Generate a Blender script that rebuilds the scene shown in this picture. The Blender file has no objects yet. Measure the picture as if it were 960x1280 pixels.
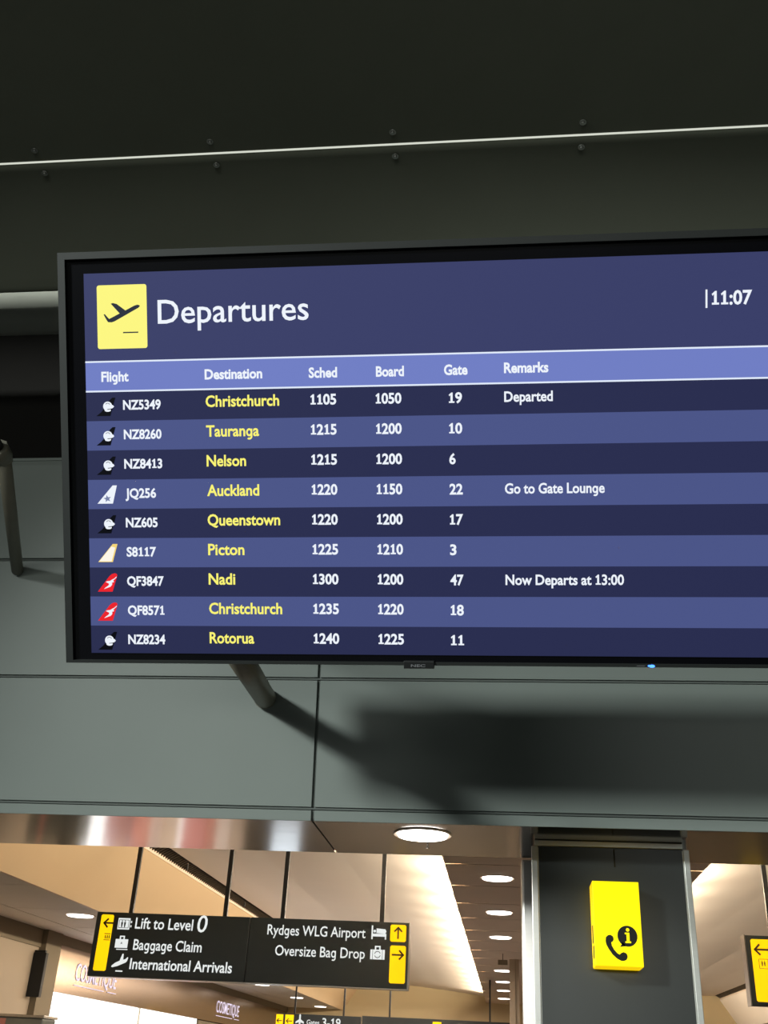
import bpy, bmesh, math, random
from mathutils import Vector, Matrix
random.seed(7)
D = bpy.data
SC = bpy.context.scene
COL = SC.collection
H = 1.6                                   # eye height; depths and heights below are metres from the eye, z gets H added

# ------------------------------------------------------------------ camera
CW = Matrix(((0.99338452, 0.00928807, 0.11445926),
             (0.10501982, -0.47668488, -0.87277853),
             (0.04645457, 0.87902517, -0.47450682)))      # camera axes in the world: pitched up 28 deg, rolled 3 deg
FPX = 1295.0
cam_d = D.cameras.new('camera')
cam_d.sensor_fit = 'VERTICAL'
cam_d.sensor_height = 34.6
cam_d.lens = FPX * 34.6 / 1280.0
cam_d.clip_start = 0.05
cam_d.clip_end = 200
cam = D.objects.new('camera', cam_d)
COL.objects.link(cam)
cam.matrix_world = Matrix.Translation((0, 0, H)) @ CW.to_4x4()
SC.camera = cam

def ray(u, v):
    return CW @ Vector(((u - 480) / FPX, -(v - 640) / FPX, -1.0))
def on_y(u, v, y):
    r = ray(u, v); return r * (y / r.y) + Vector((0, 0, H))

# ------------------------------------------------------------------ world and exposure
SC.view_settings.view_transform = 'Standard'
SC.view_settings.look = 'None'
SC.view_settings.exposure = 0.0
SC.view_settings.gamma = 1.0
SC.view_settings.use_curve_mapping = False
w = D.worlds.new('hall_air'); SC.world = w; w.use_nodes = True
w.node_tree.nodes['Background'].inputs[0].default_value = (0.80, 0.92, 0.90, 1)
w.node_tree.nodes['Background'].inputs[1].default_value = 0.012

def area(name, loc, target, sx, sy, power, color, spread=180):
    l = D.lights.new(name, 'AREA'); l.shape = 'RECTANGLE'; l.size = sx; l.size_y = sy
    l.energy = power; l.color = color; l.spread = math.radians(spread)
    o = D.objects.new(name, l); COL.objects.link(o); o.location = loc
    d = Vector(target) - Vector(loc)
    o.rotation_euler = d.to_track_quat('-Z', 'Y').to_euler()
    return o

# daylight-white lamps of the hall behind the viewer
area('hall_lamp_left', (-5.0, -2.5, 4.6), (-1.40, -0.72, 1.0), 0.7, 0.7, 420, (0.92, 1.0, 0.955), 98)
area('hall_lamp_back', (-1.0, -8.5, 3.0), (-0.6, 4.0, 4.4), 8.0, 1.0, 190, (0.95, 1.0, 0.93))
# ceiling lamps of the corridor
area('corridor_lamp_near', (-1.6, 11.5, 2.7), (-1.6, 11.5, 0), 2.2, 5.0, 170, (1.0, 0.86, 0.72))
area('corridor_lamp_far', (-1.6, 18.0, 2.7), (-1.6, 18.0, 0), 2.2, 5.0, 120, (1.0, 0.86, 0.72))

# ------------------------------------------------------------------ materials
def srgb(r, g, b):
    f = lambda c: (c / 255 / 12.92) if c / 255 <= 0.04045 else ((c / 255 + 0.055) / 1.055) ** 2.4
    return (f(r), f(g), f(b), 1.0)

def mat(name, col, rough=0.6, metal=0.0, noise=0.0, nscale=8.0, bump=0.0, bscale=60.0, spec=0.5, stretch=(1, 1, 1), coat=0.0):
    m = D.materials.new(name); m.use_nodes = True
    nt = m.node_tree; b = nt.nodes['Principled BSDF']
    b.inputs['Base Color'].default_value = col
    b.inputs['Roughness'].default_value = rough
    b.inputs['Metallic'].default_value = metal
    b.inputs['Specular IOR Level'].default_value = spec
    b.inputs['Coat Weight'].default_value = coat
    tc = nt.nodes.new('ShaderNodeTexCoord')
    mp = nt.nodes.new('ShaderNodeMapping'); mp.inputs['Scale'].default_value = stretch
    nt.links.new(tc.outputs['Object'], mp.inputs['Vector'])
    if noise > 0:
        n = nt.nodes.new('ShaderNodeTexNoise'); n.inputs['Scale'].default_value = nscale; n.inputs['Detail'].default_value = 4
        nt.links.new(mp.outputs['Vector'], n.inputs['Vector'])
        mx = nt.nodes.new('ShaderNodeMix'); mx.data_type = 'RGBA'
        c = Vector(col[:3])
        mx.inputs['A'].default_value = (*(c * (1 - noise)), 1)
        mx.inputs['B'].default_value = (*(c * (1 + noise)), 1)
        nt.links.new(n.outputs['Fac'], mx.inputs['Factor'])
        nt.links.new(mx.outputs['Result'], b.inputs['Base Color'])
    if bump > 0:
        n2 = nt.nodes.new('ShaderNodeTexNoise'); n2.inputs['Scale'].default_value = bscale
        nt.links.new(mp.outputs['Vector'], n2.inputs['Vector'])
        bp = nt.nodes.new('ShaderNodeBump'); bp.inputs['Strength'].default_value = bump; bp.inputs['Distance'].default_value = 0.002
        nt.links.new(n2.outputs['Fac'], bp.inputs['Height'])
        nt.links.new(bp.outputs['Normal'], b.inputs['Normal'])
    return m

def emit(name, col, strength=1.0, base=(0, 0, 0, 1), rough=0.4):
    m = D.materials.new(name); m.use_nodes = True
    b = m.node_tree.nodes['Principled BSDF']
    b.inputs['Base Color'].default_value = base
    b.inputs['Roughness'].default_value = rough
    b.inputs['Specular IOR Level'].default_value = 0.15
    b.inputs['Emission Color'].default_value = col
    b.inputs['Emission Strength'].default_value = strength
    return m

M = {
 'wall_panel': mat('satin_grey_green_metal', srgb(150, 158, 153), 0.42, 0.0, 0.05, 3, spec=0.5),
 'joint': mat('grey_joint_strip', srgb(112, 118, 114), 0.6, 0, 0.05, 4),
 'dark': mat('near_black_paint', srgb(24, 20, 17), 0.8, 0, 0.2, 2),
 'ceil_panel': mat('charcoal_ceiling_sheet', srgb(114, 117, 104), 0.95, 0.0, 0.06, 5, bump=0.1, bscale=25, spec=0.05),
 'alu': mat('brushed_aluminium', srgb(214, 214, 210), 0.38, 0.35, 0.06, 12, stretch=(1, 1, 12)),
 'strip_glow': emit('glowing_joint_line', srgb(214, 218, 205), 1.0),
 'screw': mat('dark_screw_steel', srgb(170, 170, 165), 0.35, 0.8, 0.05, 30),
 'pipe': mat('painted_pipe', srgb(190, 192, 182), 0.35, 0, 0.06, 6),
 'strut': mat('painted_strut', srgb(120, 116, 102), 0.45, 0, 0.08, 10),
 'steel': mat('polished_steel', srgb(150, 147, 144), 0.13, 1.0, 0.04, 5, bump=0.25, bscale=3.0),
 'column': mat('charcoal_column_panel', srgb(44, 47, 46), 0.32, 0.0, 0.05, 3, spec=0.6),
 'bezel': mat('black_plastic', srgb(20, 21, 22), 0.45, 0, 0.1, 40),
 'bezel_lip': mat('charcoal_plastic_lip', srgb(25, 28, 27), 0.5, 0, 0.1, 40),
 'glass_black': mat('black_screen_glass', srgb(4, 4, 8), 0.25, 0, 0.1, 3, spec=0.3),
 'badge_grey': mat('grey_print', srgb(105, 105, 108), 0.5, 0, 0.05, 20),
 'sign_black': mat('charcoal_sign_face', srgb(24, 32, 34), 0.5, 0, 0.08, 6),
 'sign_edge': mat('sign_edge_metal', srgb(150, 140, 130), 0.3, 0.7, 0.05, 12),
 'rod': mat('black_rod', srgb(9, 7, 6), 0.5, 0, 0.1, 20),
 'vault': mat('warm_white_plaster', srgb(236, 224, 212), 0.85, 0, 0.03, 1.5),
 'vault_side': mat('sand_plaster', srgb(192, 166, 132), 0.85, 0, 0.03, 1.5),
 'end_wall': mat('olive_beige_plaster', srgb(196, 178, 142), 0.85, 0, 0.04, 1.2),
 'plank': mat('taupe_ceiling_board', srgb(204, 184, 166), 0.7, 0, 0.04, 4),
 'tile': mat('grey_beige_ceiling_tile', srgb(226, 218, 208), 0.8, 0, 0.03, 6),
 'plenum': mat('plenum_black', srgb(14, 12, 11), 0.9, 0, 0.1, 3),
 'left_wall': mat('beige_wall_paint', srgb(166, 151, 132), 0.8, 0, 0.03, 2),
 'olive': mat('olive_grey_paint', srgb(120, 108, 88), 0.8, 0, 0.04, 2),
 'bronze': mat('bronze_metal_sheet', srgb(128, 104, 82), 0.2, 0.9, 0.08, 3),
 'black': mat('matt_black', srgb(8, 8, 8), 0.6, 0, 0.1, 5),
 'grille': mat('dark_grille_slat', srgb(74, 62, 48), 0.6, 0.2, 0.1, 20),
 'floor': mat('polished_stone_floor', srgb(88, 84, 80), 0.3, 0, 0.12, 2.0, spec=0.5),
 'carpet': mat('dark_hall_carpet', srgb(40, 41, 41), 0.95, 0, 0.15, 20),
 'hall_wall': mat('charcoal_hall_wall', srgb(48, 50, 50), 0.8, 0, 0.08, 3),
 'yellow_side': emit('yellow_acrylic', srgb(255, 214, 10), 0.9, srgb(200, 160, 0)),
 'yellow_lit': emit('lit_yellow_acrylic', srgb(255, 240, 12), 1.0, srgb(200, 170, 0)),
 'yellow_dim': emit('dim_yellow_acrylic', srgb(255, 222, 20), 0.42, srgb(200, 170, 0)),
 'white_lit': emit('lit_white_print', srgb(238, 242, 240), 0.95),
 'icon_black': mat('black_vinyl', srgb(16, 18, 8), 0.6, 0, 0.1, 10),
 'icon_brown': mat('dark_brown_vinyl', srgb(52, 34, 6), 0.6, 0, 0.1, 10),
 'lamp': emit('lamp_diffuser', (1.0, 0.93, 0.86, 1), 6.0),
 'shop_light': emit('shop_light_panel', (1.0, 0.99, 0.96, 1), 2.2),
 'totem': emit('added_totem_glow', (0.85, 0.93, 1.0, 1), 2.5),
 'letter_lit': emit('lit_lilac_letters', srgb(232, 218, 240), 1.1),
 'pink': mat('pink_shop_stock', srgb(225, 150, 140), 0.5, 0, 0.2, 8),
 'cream': mat('cream_shop_wall', srgb(235, 220, 205), 0.6, 0, 0.05, 3),
 'glass_grey': mat('grey_cabinet_glass', srgb(150, 155, 152), 0.12, 0.5, 0.1, 3),
 'steel_rim': mat('steel_rim', srgb(205, 200, 192), 0.25, 0.9, 0.05, 10),
 'trim_white': mat('pale_edge_trim', srgb(225, 205, 185), 0.6, 0, 0.03, 10),
 # screen colours
 's_title': emit('screen_title_blue', srgb(57, 62, 104)),
 's_head': emit('screen_header_blue', srgb(112, 126, 196)),
 's_line': emit('screen_white_line', srgb(226, 236, 252)),
 's_dark': emit('screen_dark_row', srgb(41, 45, 79)),
 's_light': emit('screen_light_row', srgb(75, 85, 136)),
 's_white': emit('screen_white_text', srgb(238, 244, 252)),
 's_yellow': emit('screen_yellow_text', srgb(250, 244, 116)),
 's_tile': emit('screen_yellow_tile', srgb(252, 246, 128)),
 's_ink': emit('screen_dark_ink', srgb(40, 46, 60)),
 's_black': emit('screen_black_ink', srgb(4, 5, 14)),
 's_red': emit('screen_red_ink', srgb(236, 34, 44)),
 's_gold': emit('screen_gold_ink', srgb(244, 214, 120)),
 's_cream': emit('screen_cream_ink', srgb(252, 246, 232)),
 's_greyblue': emit('screen_grey_ink', srgb(120, 130, 168)),
 'led': emit('blue_led', srgb(60, 120, 255), 4.0),
}

# ------------------------------------------------------------------ mesh building
class MB:
    def __init__(self): self.v = []; self.f = []; self.s = []
    def quad(self, a, b, c, d):
        n = len(self.v); self.v += [tuple(a), tuple(b), tuple(c), tuple(d)]; self.f.append((n, n+1, n+2, n+3)); return self
    def box(self, x0, x1, y0, y1, z0, z1):
        n = len(self.v)
        self.v += [(x, y, z) for z in (z0, z1) for y in (y0, y1) for x in (x0, x1)]
        self.f += [tuple(n+i for i in q) for q in ((0,2,3,1),(4,5,7,6),(0,1,5,4),(2,6,7,3),(0,4,6,2),(1,3,7,5))]
        return self
    def prism(self, pts, z0, z1, axis='z'):
        """pts: 2D outline; extruded along axis. axis x: pts are (y,z); axis z: (x,y); axis y: (x,z)"""
        n = len(self.v); k = len(pts)
        for z in (z0, z1):
            for a, b in pts:
                self.v.append({'z': (a, b, z), 'x': (z, a, b), 'y': (a, z, b)}[axis])
        self.f.append(tuple(n+i for i in reversed(range(k))))
        self.f.append(tuple(n+k+i for i in range(k)))
        for i in range(k):
            j = (i+1) % k; self.f.append((n+i, n+j, n+k+j, n+k+i))
        return self
    def sheet(self, pts, t, z0, z1, axis='x'):
        """open profile with thickness t (offset along its normal), extruded"""
        P = [Vector(p) for p in pts]; off = []
        for i, p in enumerate(P):
            a = P[max(i-1, 0)]; b = P[min(i+1, len(P)-1)]; d = (b-a).normalized()
            off.append(p + Vector((-d.y, d.x)) * t)
        n = len(self.v); k = len(P)
        for z in (z0, z1):
            for q in P + off:
                a, b = q; self.v.append({'z': (a, b, z), 'x': (z, a, b), 'y': (a, z, b)}[axis])
        m = 2*k
        for i in range(k-1):
            self.f += [(n+i, n+i+1, n+m+i+1, n+m+i), (n+k+i+1, n+k+i, n+m+k+i, n+m+k+i+1),
                       (n+i, n+k+i, n+k+i+1, n+i+1), (n+m+i, n+m+i+1, n+m+k+i+1, n+m+k+i)]
        self.f += [(n, n+m, n+m+k, n+k), (n+k-1, n+2*k-1, n+m+2*k-1, n+m+k-1)]
        return self
    def cyl(self, p0, p1, r0, r1=None, n=24, caps=True):
        r1 = r0 if r1 is None else r1
        p0 = Vector(p0); p1 = Vector(p1); d = (p1-p0).normalized()
        a = d.orthogonal().normalized(); b = d.cross(a); s = len(self.v)
        for p, r in ((p0, r0), (p1, r1)):
            for i in range(n):
                t = 2*math.pi*i/n; self.v.append(tuple(p + a*math.cos(t)*r + b*math.sin(t)*r))
        for i in range(n):
            j = (i+1) % n; self.f.append((s+i, s+j, s+n+j, s+n+i)); self.s.append(len(self.f)-1)
        if caps:
            self.f.append(tuple(s+i for i in reversed(range(n)))); self.f.append(tuple(s+n+i for i in range(n)))
        return self
    def disc(self, cx, cy, z, rx, ry=None, n=20, a0=0, a1=360):
        ry = rx if ry is None else ry; s = len(self.v)
        full = abs(a1-a0) >= 360
        k = n if full else n+1
        for i in range(k):
            t = math.radians(a0 + (a1-a0)*i/n); self.v.append((cx+rx*math.cos(t), cy+ry*math.sin(t), z))
        self.f.append(tuple(range(s, s+k))); return self
    def arc(self, cx, cy, z, r, wd, a0, a1, n=14, ry=1.0):
        s = len(self.v)
        for i in range(n+1):
            t = math.radians(a0+(a1-a0)*i/n)
            for q in (r-wd/2, r+wd/2): self.v.append((cx+q*math.cos(t), cy+q*ry*math.sin(t), z))
        for i in range(n):
            self.f.append((s+2*i, s+2*i+1, s+2*i+3, s+2*i+2))
        return self
    def line(self, x0, y0, x1, y1, wd, z):
        d = Vector((x1-x0, y1-y0)).normalized(); n = Vector((-d.y, d.x))*wd/2
        return self.quad((x0-n.x, y0-n.y, z), (x1-n.x, y1-n.y, z), (x1+n.x, y1+n.y, z), (x0+n.x, y0+n.y, z))
    def poly(self, pts, z, cx=0, cy=0, sx=1, sy=1):
        s = len(self.v); self.v += [(cx+p[0]*sx, cy+p[1]*sy, z) for p in pts]; self.f.append(tuple(range(s, s+len(pts)))); return self
    def mesh(self, name, m, bevel=0):
        me = D.meshes.new(name)
        bm = bmesh.new()
        vs = [bm.verts.new(p) for p in self.v]
        sm = set(self.s)
        for i, f in enumerate(self.f):
            try: fc = bm.faces.new([vs[j] for j in f])
            except ValueError: continue
            if i in sm: fc.smooth = True
        bm.normal_update()
        big = [f for f in bm.faces if len(f.verts) > 4]
        if big: bmesh.ops.triangulate(bm, faces=big, ngon_method='EAR_CLIP')
        if bevel > 0:
            bmesh.ops.remove_doubles(bm, verts=bm.verts, dist=1e-6)
            bmesh.ops.bevel(bm, geom=[e for e in bm.edges if len(e.link_faces) == 2 and e.calc_face_angle(0) > 0.6], offset=bevel, segments=2, affect='EDGES', profile=0.5)
        bm.to_mesh(me); bm.free()
        me.materials.append(m if not isinstance(m, str) else M[m])
        return me

def link(name, me, parent=None, loc=None, label=None, kind=None, keep=False):
    o = D.objects.new(name, me); COL.objects.link(o)
    if loc is not None: o.location = loc
    if parent is not None:
        o.parent = parent
    if label: o['label'] = label
    if kind: o['kind'] = kind
    return o

def part(name, mb, m, parent, label=None, bevel=0, kind=None, loc=None):
    return link(name, mb.mesh(name, m, bevel), parent, loc, label, kind)

def structure(name, mb, m, loc=(0, 0, 0), bevel=0, label=None):
    o = link(name, mb.mesh(name, m, bevel), None, loc, label, 'structure'); return o

def thing(name, label, cat, matrix=None, group=None, kind=None):
    o = D.objects.new(name, None); o.empty_display_size = 0.05; COL.objects.link(o)
    if matrix is not None: o.matrix_world = matrix if isinstance(matrix, Matrix) else Matrix.Translation(matrix)
    o['label'] = label
    if cat: o['category'] = cat
    if group: o['group'] = group
    if kind: o['kind'] = kind
    return o

def upright(x, y, z):                      # local x right, y up, z towards the viewer
    return Matrix(((1, 0, 0, x), (0, 0, -1, y), (0, 1, 0, z), (0, 0, 0, 1)))

# ------------------------------------------------------------------ lettering (built-in typeface, laid out glyph by glyph)
_g = {}
def _raw(s, bold):
    c = D.curves.new('t', 'FONT'); c.body = s; c.offset = bold; c.resolution_u = 3
    o = D.objects.new('t', c); COL.objects.link(o)
    dg = bpy.context.evaluated_depsgraph_get(); dg.update()
    me = o.evaluated_get(dg).to_mesh()
    v = [tuple(p.co) for p in me.vertices]; f = [tuple(p.vertices) for p in me.polygons]
    o.evaluated_get(dg).to_mesh_clear()
    D.objects.remove(o); D.curves.remove(c)
    return v, f
def _wid(v): return (max(p[0] for p in v) - min(p[0] for p in v)) if v else 0
_adv = {}
def glyph(c, bold):
    k = (c, bold)
    if k in _g: return _g[k]
    if c == ' ':
        _g[k] = ([], [], 0.26); return _g[k]
    if 'n' not in _adv:
        _adv['n'] = _wid(_raw('nn', 0)[0]) - _wid(_raw('n', 0)[0])
    base = _wid(_raw('nn', 0)[0])
    if c == '1':
        z = glyph('0', bold); adv = z[2]; cap = 0.70; hw = 0.048 + bold
        cx = adv*0.52
        mb = MB()
        mb.poly([(cx-hw, 0), (cx+hw, 0), (cx+hw, cap), (cx-hw*0.2, cap), (cx-0.20, cap-0.15), (cx-0.15, cap-0.15-0.07-bold), (cx-hw, cap-0.16)], 0)
        mb.poly([(cx-0.19, 0), (cx-hw, 0), (cx-hw, 0.075+bold), (cx-0.19, 0.075+bold)], 0)
        mb.poly([(cx+hw, 0), (cx+0.20, 0), (cx+0.20, 0.075+bold), (cx+hw, 0.075+bold)], 0)
        _g[k] = (mb.v, mb.f, adv); return _g[k]
    if c == 'g':
        ov = glyph('o', 0)[0]; xh = max(p[1] for p in _raw('x', 0)[0]); wd_ = 0.085 + bold*1.6
        ow = (max(p[0] for p in ov) - min(p[0] for p in ov)) * 0.84
        mb = MB(); cx = 0.045 + ow/2; rx = ow/2
        n = 22
        for i in range(n):
            t0 = 2*math.pi*i/n; t1 = 2*math.pi*(i+1)/n
            q = lambda t, k: (cx + (rx + k)*math.cos(t), xh/2 + (xh/2 + 0.005 + k)*math.sin(t), 0)
            mb.quad(q(t0, -wd_+bold), q(t0, bold), q(t1, bold), q(t1, -wd_+bold))
        xr_ = cx + rx
        mb.poly([(xr_-wd_+bold, -0.05), (xr_+bold, -0.05), (xr_+bold, xh), (xr_-wd_+bold, xh)], 0)
        for i in range(10):                 # open tail
            t0 = -math.radians(130*i/10); t1 = -math.radians(130*(i+1)/10)
            q = lambda t, k: (cx + (rx+k)*math.cos(t), -0.05 + (0.165+k)*math.sin(t), 0)
            mb.quad(q(t0, -wd_+bold), q(t0, bold), q(t1, bold), q(t1, -wd_+bold))
        _g[k] = (mb.v, mb.f, cx + rx + 0.075); return _g[k]
    adv = _wid(_raw('n'+c+'n', 0)[0]) - base
    v, f = _raw(c, bold)
    _g[k] = (v, f, adv); return _g[k]

CAP = [p[1] for p in _raw('H', 0)[0]]; CAP = max(CAP)
def text_mb(s, x, y, z, cap, width=None, bold=0.0, slant=0.0, align='l', mb=None, xs=None):
    sc = cap / CAP
    vv = []; ff = []; px = 0
    for c in s:
        v, f, adv = glyph(c, bold); n = len(vv)
        vv += [(p[0]+px, p[1]) for p in v]; ff += [tuple(n+i for i in q) for q in f]; px += adv
    x0 = min(p[0] for p in vv); x1 = max(p[0] for p in vv)
    k = sc*(xs or 1.0) if width is None else width/(x1-x0)
    off = x if align == 'l' else (x - (x1-x0)*k if align == 'r' else x - (x1-x0)*k/2)
    mb = mb or MB(); n = len(mb.v)
    mb.v += [(off + (p[0]-x0)*k + slant*p[1]*sc, y + p[1]*sc, z) for p in vv]
    mb.f += [tuple(n+i for i in q) for q in ff]
    return mb

# ================================================================== near hall shell
FLOOR = structure('floor', MB().box(-12, 12, 4.4, 24, -0.1, 0.0), 'floor')
structure('floor_carpet', MB().box(-12, 12, -9, 4.4, -0.1, 0.0), 'carpet')

# bulkhead wall of sheet panels, leaning out 10 degrees towards the viewer at the top
LEAN = math.radians(10)
YB, ZB = 4.20, 0.8715 + H
wallM = Matrix.Translation((0, YB, ZB)) @ Matrix.Rotation(LEAN, 4, 'X')
def wall_box(x0, x1, s0, s1, d0, d1):      # s up along the leaning face, d depth behind it
    return MB().box(x0, x1, d0, d1, s0, s1)
wf = structure('wall_front', MB().box(-6.2, 5, 0.012, 0.06, 0.0, 1.575), 'joint')
wf.matrix_world = wallM
xs = [-0.775 + 1.93*k for k in range(-2, 4)]
rows = [(0.0, 0.0475), (0.0475, 0.572), (0.572, 1.098), (1.098, 1.575)]
g = 0.0065
for i in range(-3, 3):
    xa = -0.775 + 1.93*i; xb = xa + 1.93
    for (s0, s1) in rows:
        a = s0 + (g if s0 > 0 else 0); b = s1 - (g if s1 < 1.5 else 0)
        part('wall_panel', MB().box(xa+g, xb-g, 0.0, 0.011, a, b), 'wall_panel', wf, bevel=0.0015)
part('joint_strip', MB().box(-6.2, 5, 0.004, 0.012, 0.0475-0.0032, 0.0475+0.0032), 'joint', wf)
part('joint_strip', MB().box(-6.2, 5, 0.004, 0.012, 0.572-0.0032, 0.572+0.0032), 'joint', wf)
part('joint_strip', MB().box(-6.2, 5, 0.004, 0.012, 1.098-0.0032, 1.098+0.0032), 'joint', wf)
part('top_lip', MB().box(-6.2, 5, -0.004, 0.14, 1.575, 1.588), 'wall_panel', wf)

# polished steel soffit under the bulkhead, with a mitred joint
sf = structure('trim_1', MB().box(-6.2, 5, 4.225, 4.865, ZB+0.012, ZB+0.05), 'joint')
for i in range(-3, 3):
    xa = -0.775 + 1.93*i; xb = xa + 1.93
    part('soffit_panel', MB().box(xa+0.004, xb-0.004, 4.202, 4.87, ZB, ZB+0.012), 'steel', sf)
part('rear_upstand', MB().box(-6.2, 5, 4.86, 4.88, ZB+0.012, 3.6), 'joint', sf)

# dark recess above the bulkhead
structure('wall_recess', MB().box(-6.2, 5, 4.36, 4.40, ZB+1.3, 6.2), 'dark')
structure('ceiling_recess', MB().box(-6.2, 5, 3.3, 4.4, 6.2, 6.25), 'dark')
structure('wall_left', MB().box(-6.3, -6.2, -9, 4.9, 0, 6.2), 'hall_wall')
structure('wall_right', MB().box(5.0, 5.1, -9, 4.9, 0, 6.2), 'hall_wall')
structure('wall_corridor_right', MB().box(5.0, 5.1, 4.9, 24, 0, 6.2), 'left_wall')
structure('wall_back', MB().box(-6.2, 5, -9.1, -9, 0, 6.2), 'hall_wall')

# ceiling of the near hall: screwed sheets, curving down at their rear edge
ce = structure('ceiling', MB().box(-6.2, 5, -9, 3.05, 3.36+H, 3.42+H), 'dark')
SEAM = 2.915
xs_ = [-3.38 + 0.735*k for k in range(0)]
part('ceiling_panel', MB().sheet([(-1.2, 3.40+H), (1.0, 3.36+H), (2.2, 3.305+H), (SEAM-0.005, 3.2555+H)], 0.014, -6.2, 5), 'ceil_panel', ce)
prof = [(SEAM+0.0035, 3.254+H)]
for q in range(1, 15):                      # a quarter-round like roll downwards
    t = q/14.0
    prof.append((SEAM+0.006 + 0.409*math.sin(t*1.25)/math.sin(1.25), 3.254+H - 0.300*(1-math.cos(t*1.25))/(1-math.cos(1.25))))
prof += [(3.342, 2.944+H), (3.356, 2.944+H), (3.366, 2.955+H)]
sheet = part('ceiling_panel', MB().sheet(prof, 0.012, -6.2, 5), 'ceil_panel', ce)
for p in sheet.data.polygons: p.use_smooth = abs(p.normal.x) < 0.5
part('seam_glow', MB().box(-6.2, 5, SEAM-0.0025, SEAM+0.0025, 3.2525+H, 3.262+H), 'strip_glow', ce, 'thin strip along the ceiling joint, its bright line given by added glow')  # bright joint line is put in as emission colour; the strip is no lamp
scm = MB().cyl((0, 0, 0), (0, 0, -0.004), 0.0135, n=16).cyl((0, 0, -0.004), (0, 0, -0.011), 0.0085, 0.006, n=12).mesh('screw', 'screw')
for i in range(-3, 4):
    x = -0.42 + 0.7395*i
    for y, z in ((SEAM-0.059, 3.2595), (SEAM+0.052, 3.2475)):
        link('screw', scm, ce, (x, y, z+H))

# round duct behind the screen
pt = thing('duct_pipe', 'thick pale round pipe running sideways behind the screen under the dark ceiling', 'pipe', (0, 3.9, 3.29+H))
part('pipe_body', MB().cyl((-6.2, 0, 0), (5, 0, 0), 0.115, n=48), 'pipe', pt)
part('pipe_collar', MB().cyl((-0.9, 0, 0), (-0.84, 0, 0), 0.121, n=48), 'pipe', pt)
area('void_tube', (-2.6, 3.42, 3.75+H), (-2.6, 3.88, 3.3+H), 4.0, 0.06, 5, (0.95, 1.0, 0.93), 70)

# ================================================================== departures screen
SM = Matrix(((0.99995596, 0.00210185, 0.00914653, -0.87812218),
             (0.00894642, -0.50791405, -0.8613613, 2.01282401),
             (0.0028352, 0.86140519, -0.50791048, 0.75804243+H), (0, 0, 0, 1)))
SMi = SM.inverted()
def S(u, v):                                # where the sight line through a picture point meets the screen plane
    o = SMi @ Vector((0, 0, H)); d = SMi.to_3x3() @ ray(u, v); q = o + d*(-o.z/d.z); return q.x, q.y
W_, H_ = 1.431, 0.805
sr = thing('departures_screen', 'large flat airport screen listing departures, black frame, tilted down on struts', 'screen', SM)
part('housing', MB().box(-0.045, W_+0.045, -0.014, H_+0.038, -0.075, -0.012), 'bezel', sr, bevel=0.006)
lip = MB()
X0, X1, Y0, Y1 = -0.0545, W_+0.0545, -0.0205, H_+0.0445
ow = 0.0155; ob = 0.006
for a in ((X0, X0+ow, Y0, Y1), (X1-ow, X1, Y0, Y1), (X0+ow, X1-ow, Y1-0.0145, Y1), (X0+ow, X1-ow, Y0, Y0+ob)):
    lip.box(a[0], a[1], a[2], a[3], -0.040, 0.006)
part('frame', lip, 'bezel_lip', sr)
part('screen_border', MB().box(X0+ow, X1-ow, Y0+ob, Y1-0.0145, -0.012, -0.002), 'glass_black', sr)
ROW = 0.0622; RT = 0.5563
title = part('title_panel', MB().box(0, W_, 0.6196, H_, -0.002, 0), 's_title', sr, 'dark blue title area reading Departures')
z1 = 0.0006; z2 = 0.0010; z3 = 0.0014
x0, y0 = S(122.5, 436.5); x1, y1 = S(183, 355)
tl = MB(); r = 0.005
pts = []
for cx, cy, a0 in ((x1-r, y0+r, -90), (x1-r, y1-r, 0), (x0+r, y1-r, 90), (x0+r, y0+r, 180)):
    pts += [(cx+r*math.cos(math.radians(a0+18*i)), cy+r*math.sin(math.radians(a0+18*i))) for i in range(6)]
tl.poly(pts, z1)
part('departure_tile', tl, 's_tile', title, 'yellow tile with a climbing aeroplane')
PLANE = [(0.0, 0.30), (0.045, 0.29), (0.11, 0.20), (0.17, 0.09), (0.26, 0.10), (0.20, 0.02), (0.16, -0.02)]
def plane_pts():                            # climbing airliner silhouette in a unit box
    return [(0.00, 0.37), (0.06, 0.33), (0.13, 0.27), (0.15, 0.20), (0.25, 0.215), (0.50, 0.385), (0.20, 0.72), (0.25, 0.76),
            (0.34, 0.75), (0.66, 0.53), (0.86, 0.66), (0.94, 0.68), (1.0, 0.645), (0.99, 0.585), (0.93, 0.53),
            (0.30, 0.16), (0.22, 0.12), (0.14, 0.11), (0.10, 0.15), (0.03, 0.27)]
px0, py0 = S(130, 405); px1, _ = S(175.5, 405)
wd = px1-px0
pb = MB()
PLN = [(0.00, 0.27), (0.03, 0.28), (0.12, 0.18), (0.15, 0.15), (0.44, 0.285), (0.20, 0.545), (0.26, 0.56), (0.36, 0.535), (0.60, 0.36), (0.84, 0.475), (0.93, 0.50), (0.985, 0.485), (1.0, 0.46), (0.96, 0.42), (0.30, 0.085), (0.22, 0.06), (0.13, 0.065), (0.11, 0.075), (0.05, 0.17)]
pb.poly(PLN, z2, px0, py0-0.002, wd, wd*1.02)
a = S(154, 415.8); b = S(173, 415.8)
pb.box(a[0], b[0], a[1]-0.0013, a[1]+0.0013, z1, z2)
part('aeroplane_symbol', pb, 's_ink', title)
def st(s, u0, v, u1, capx, parent, m='s_white', name='text', bold=0.012, z=z2):
    x, y = S(u0, v); xx, _ = S(u1, v)
    return part(name, text_mb(s, x, y, z, capx*0.001699, xx-x, bold), m, parent)
st('Departures', 197.5, 404.5, 386, 28.5, title, bold=0.008, name='title_text')
st('11:07', 889.5, 381, 940, 15.5, title, bold=0.026, name='clock_text')
a = S(883, 385); b = S(883.5, 362)
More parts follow.
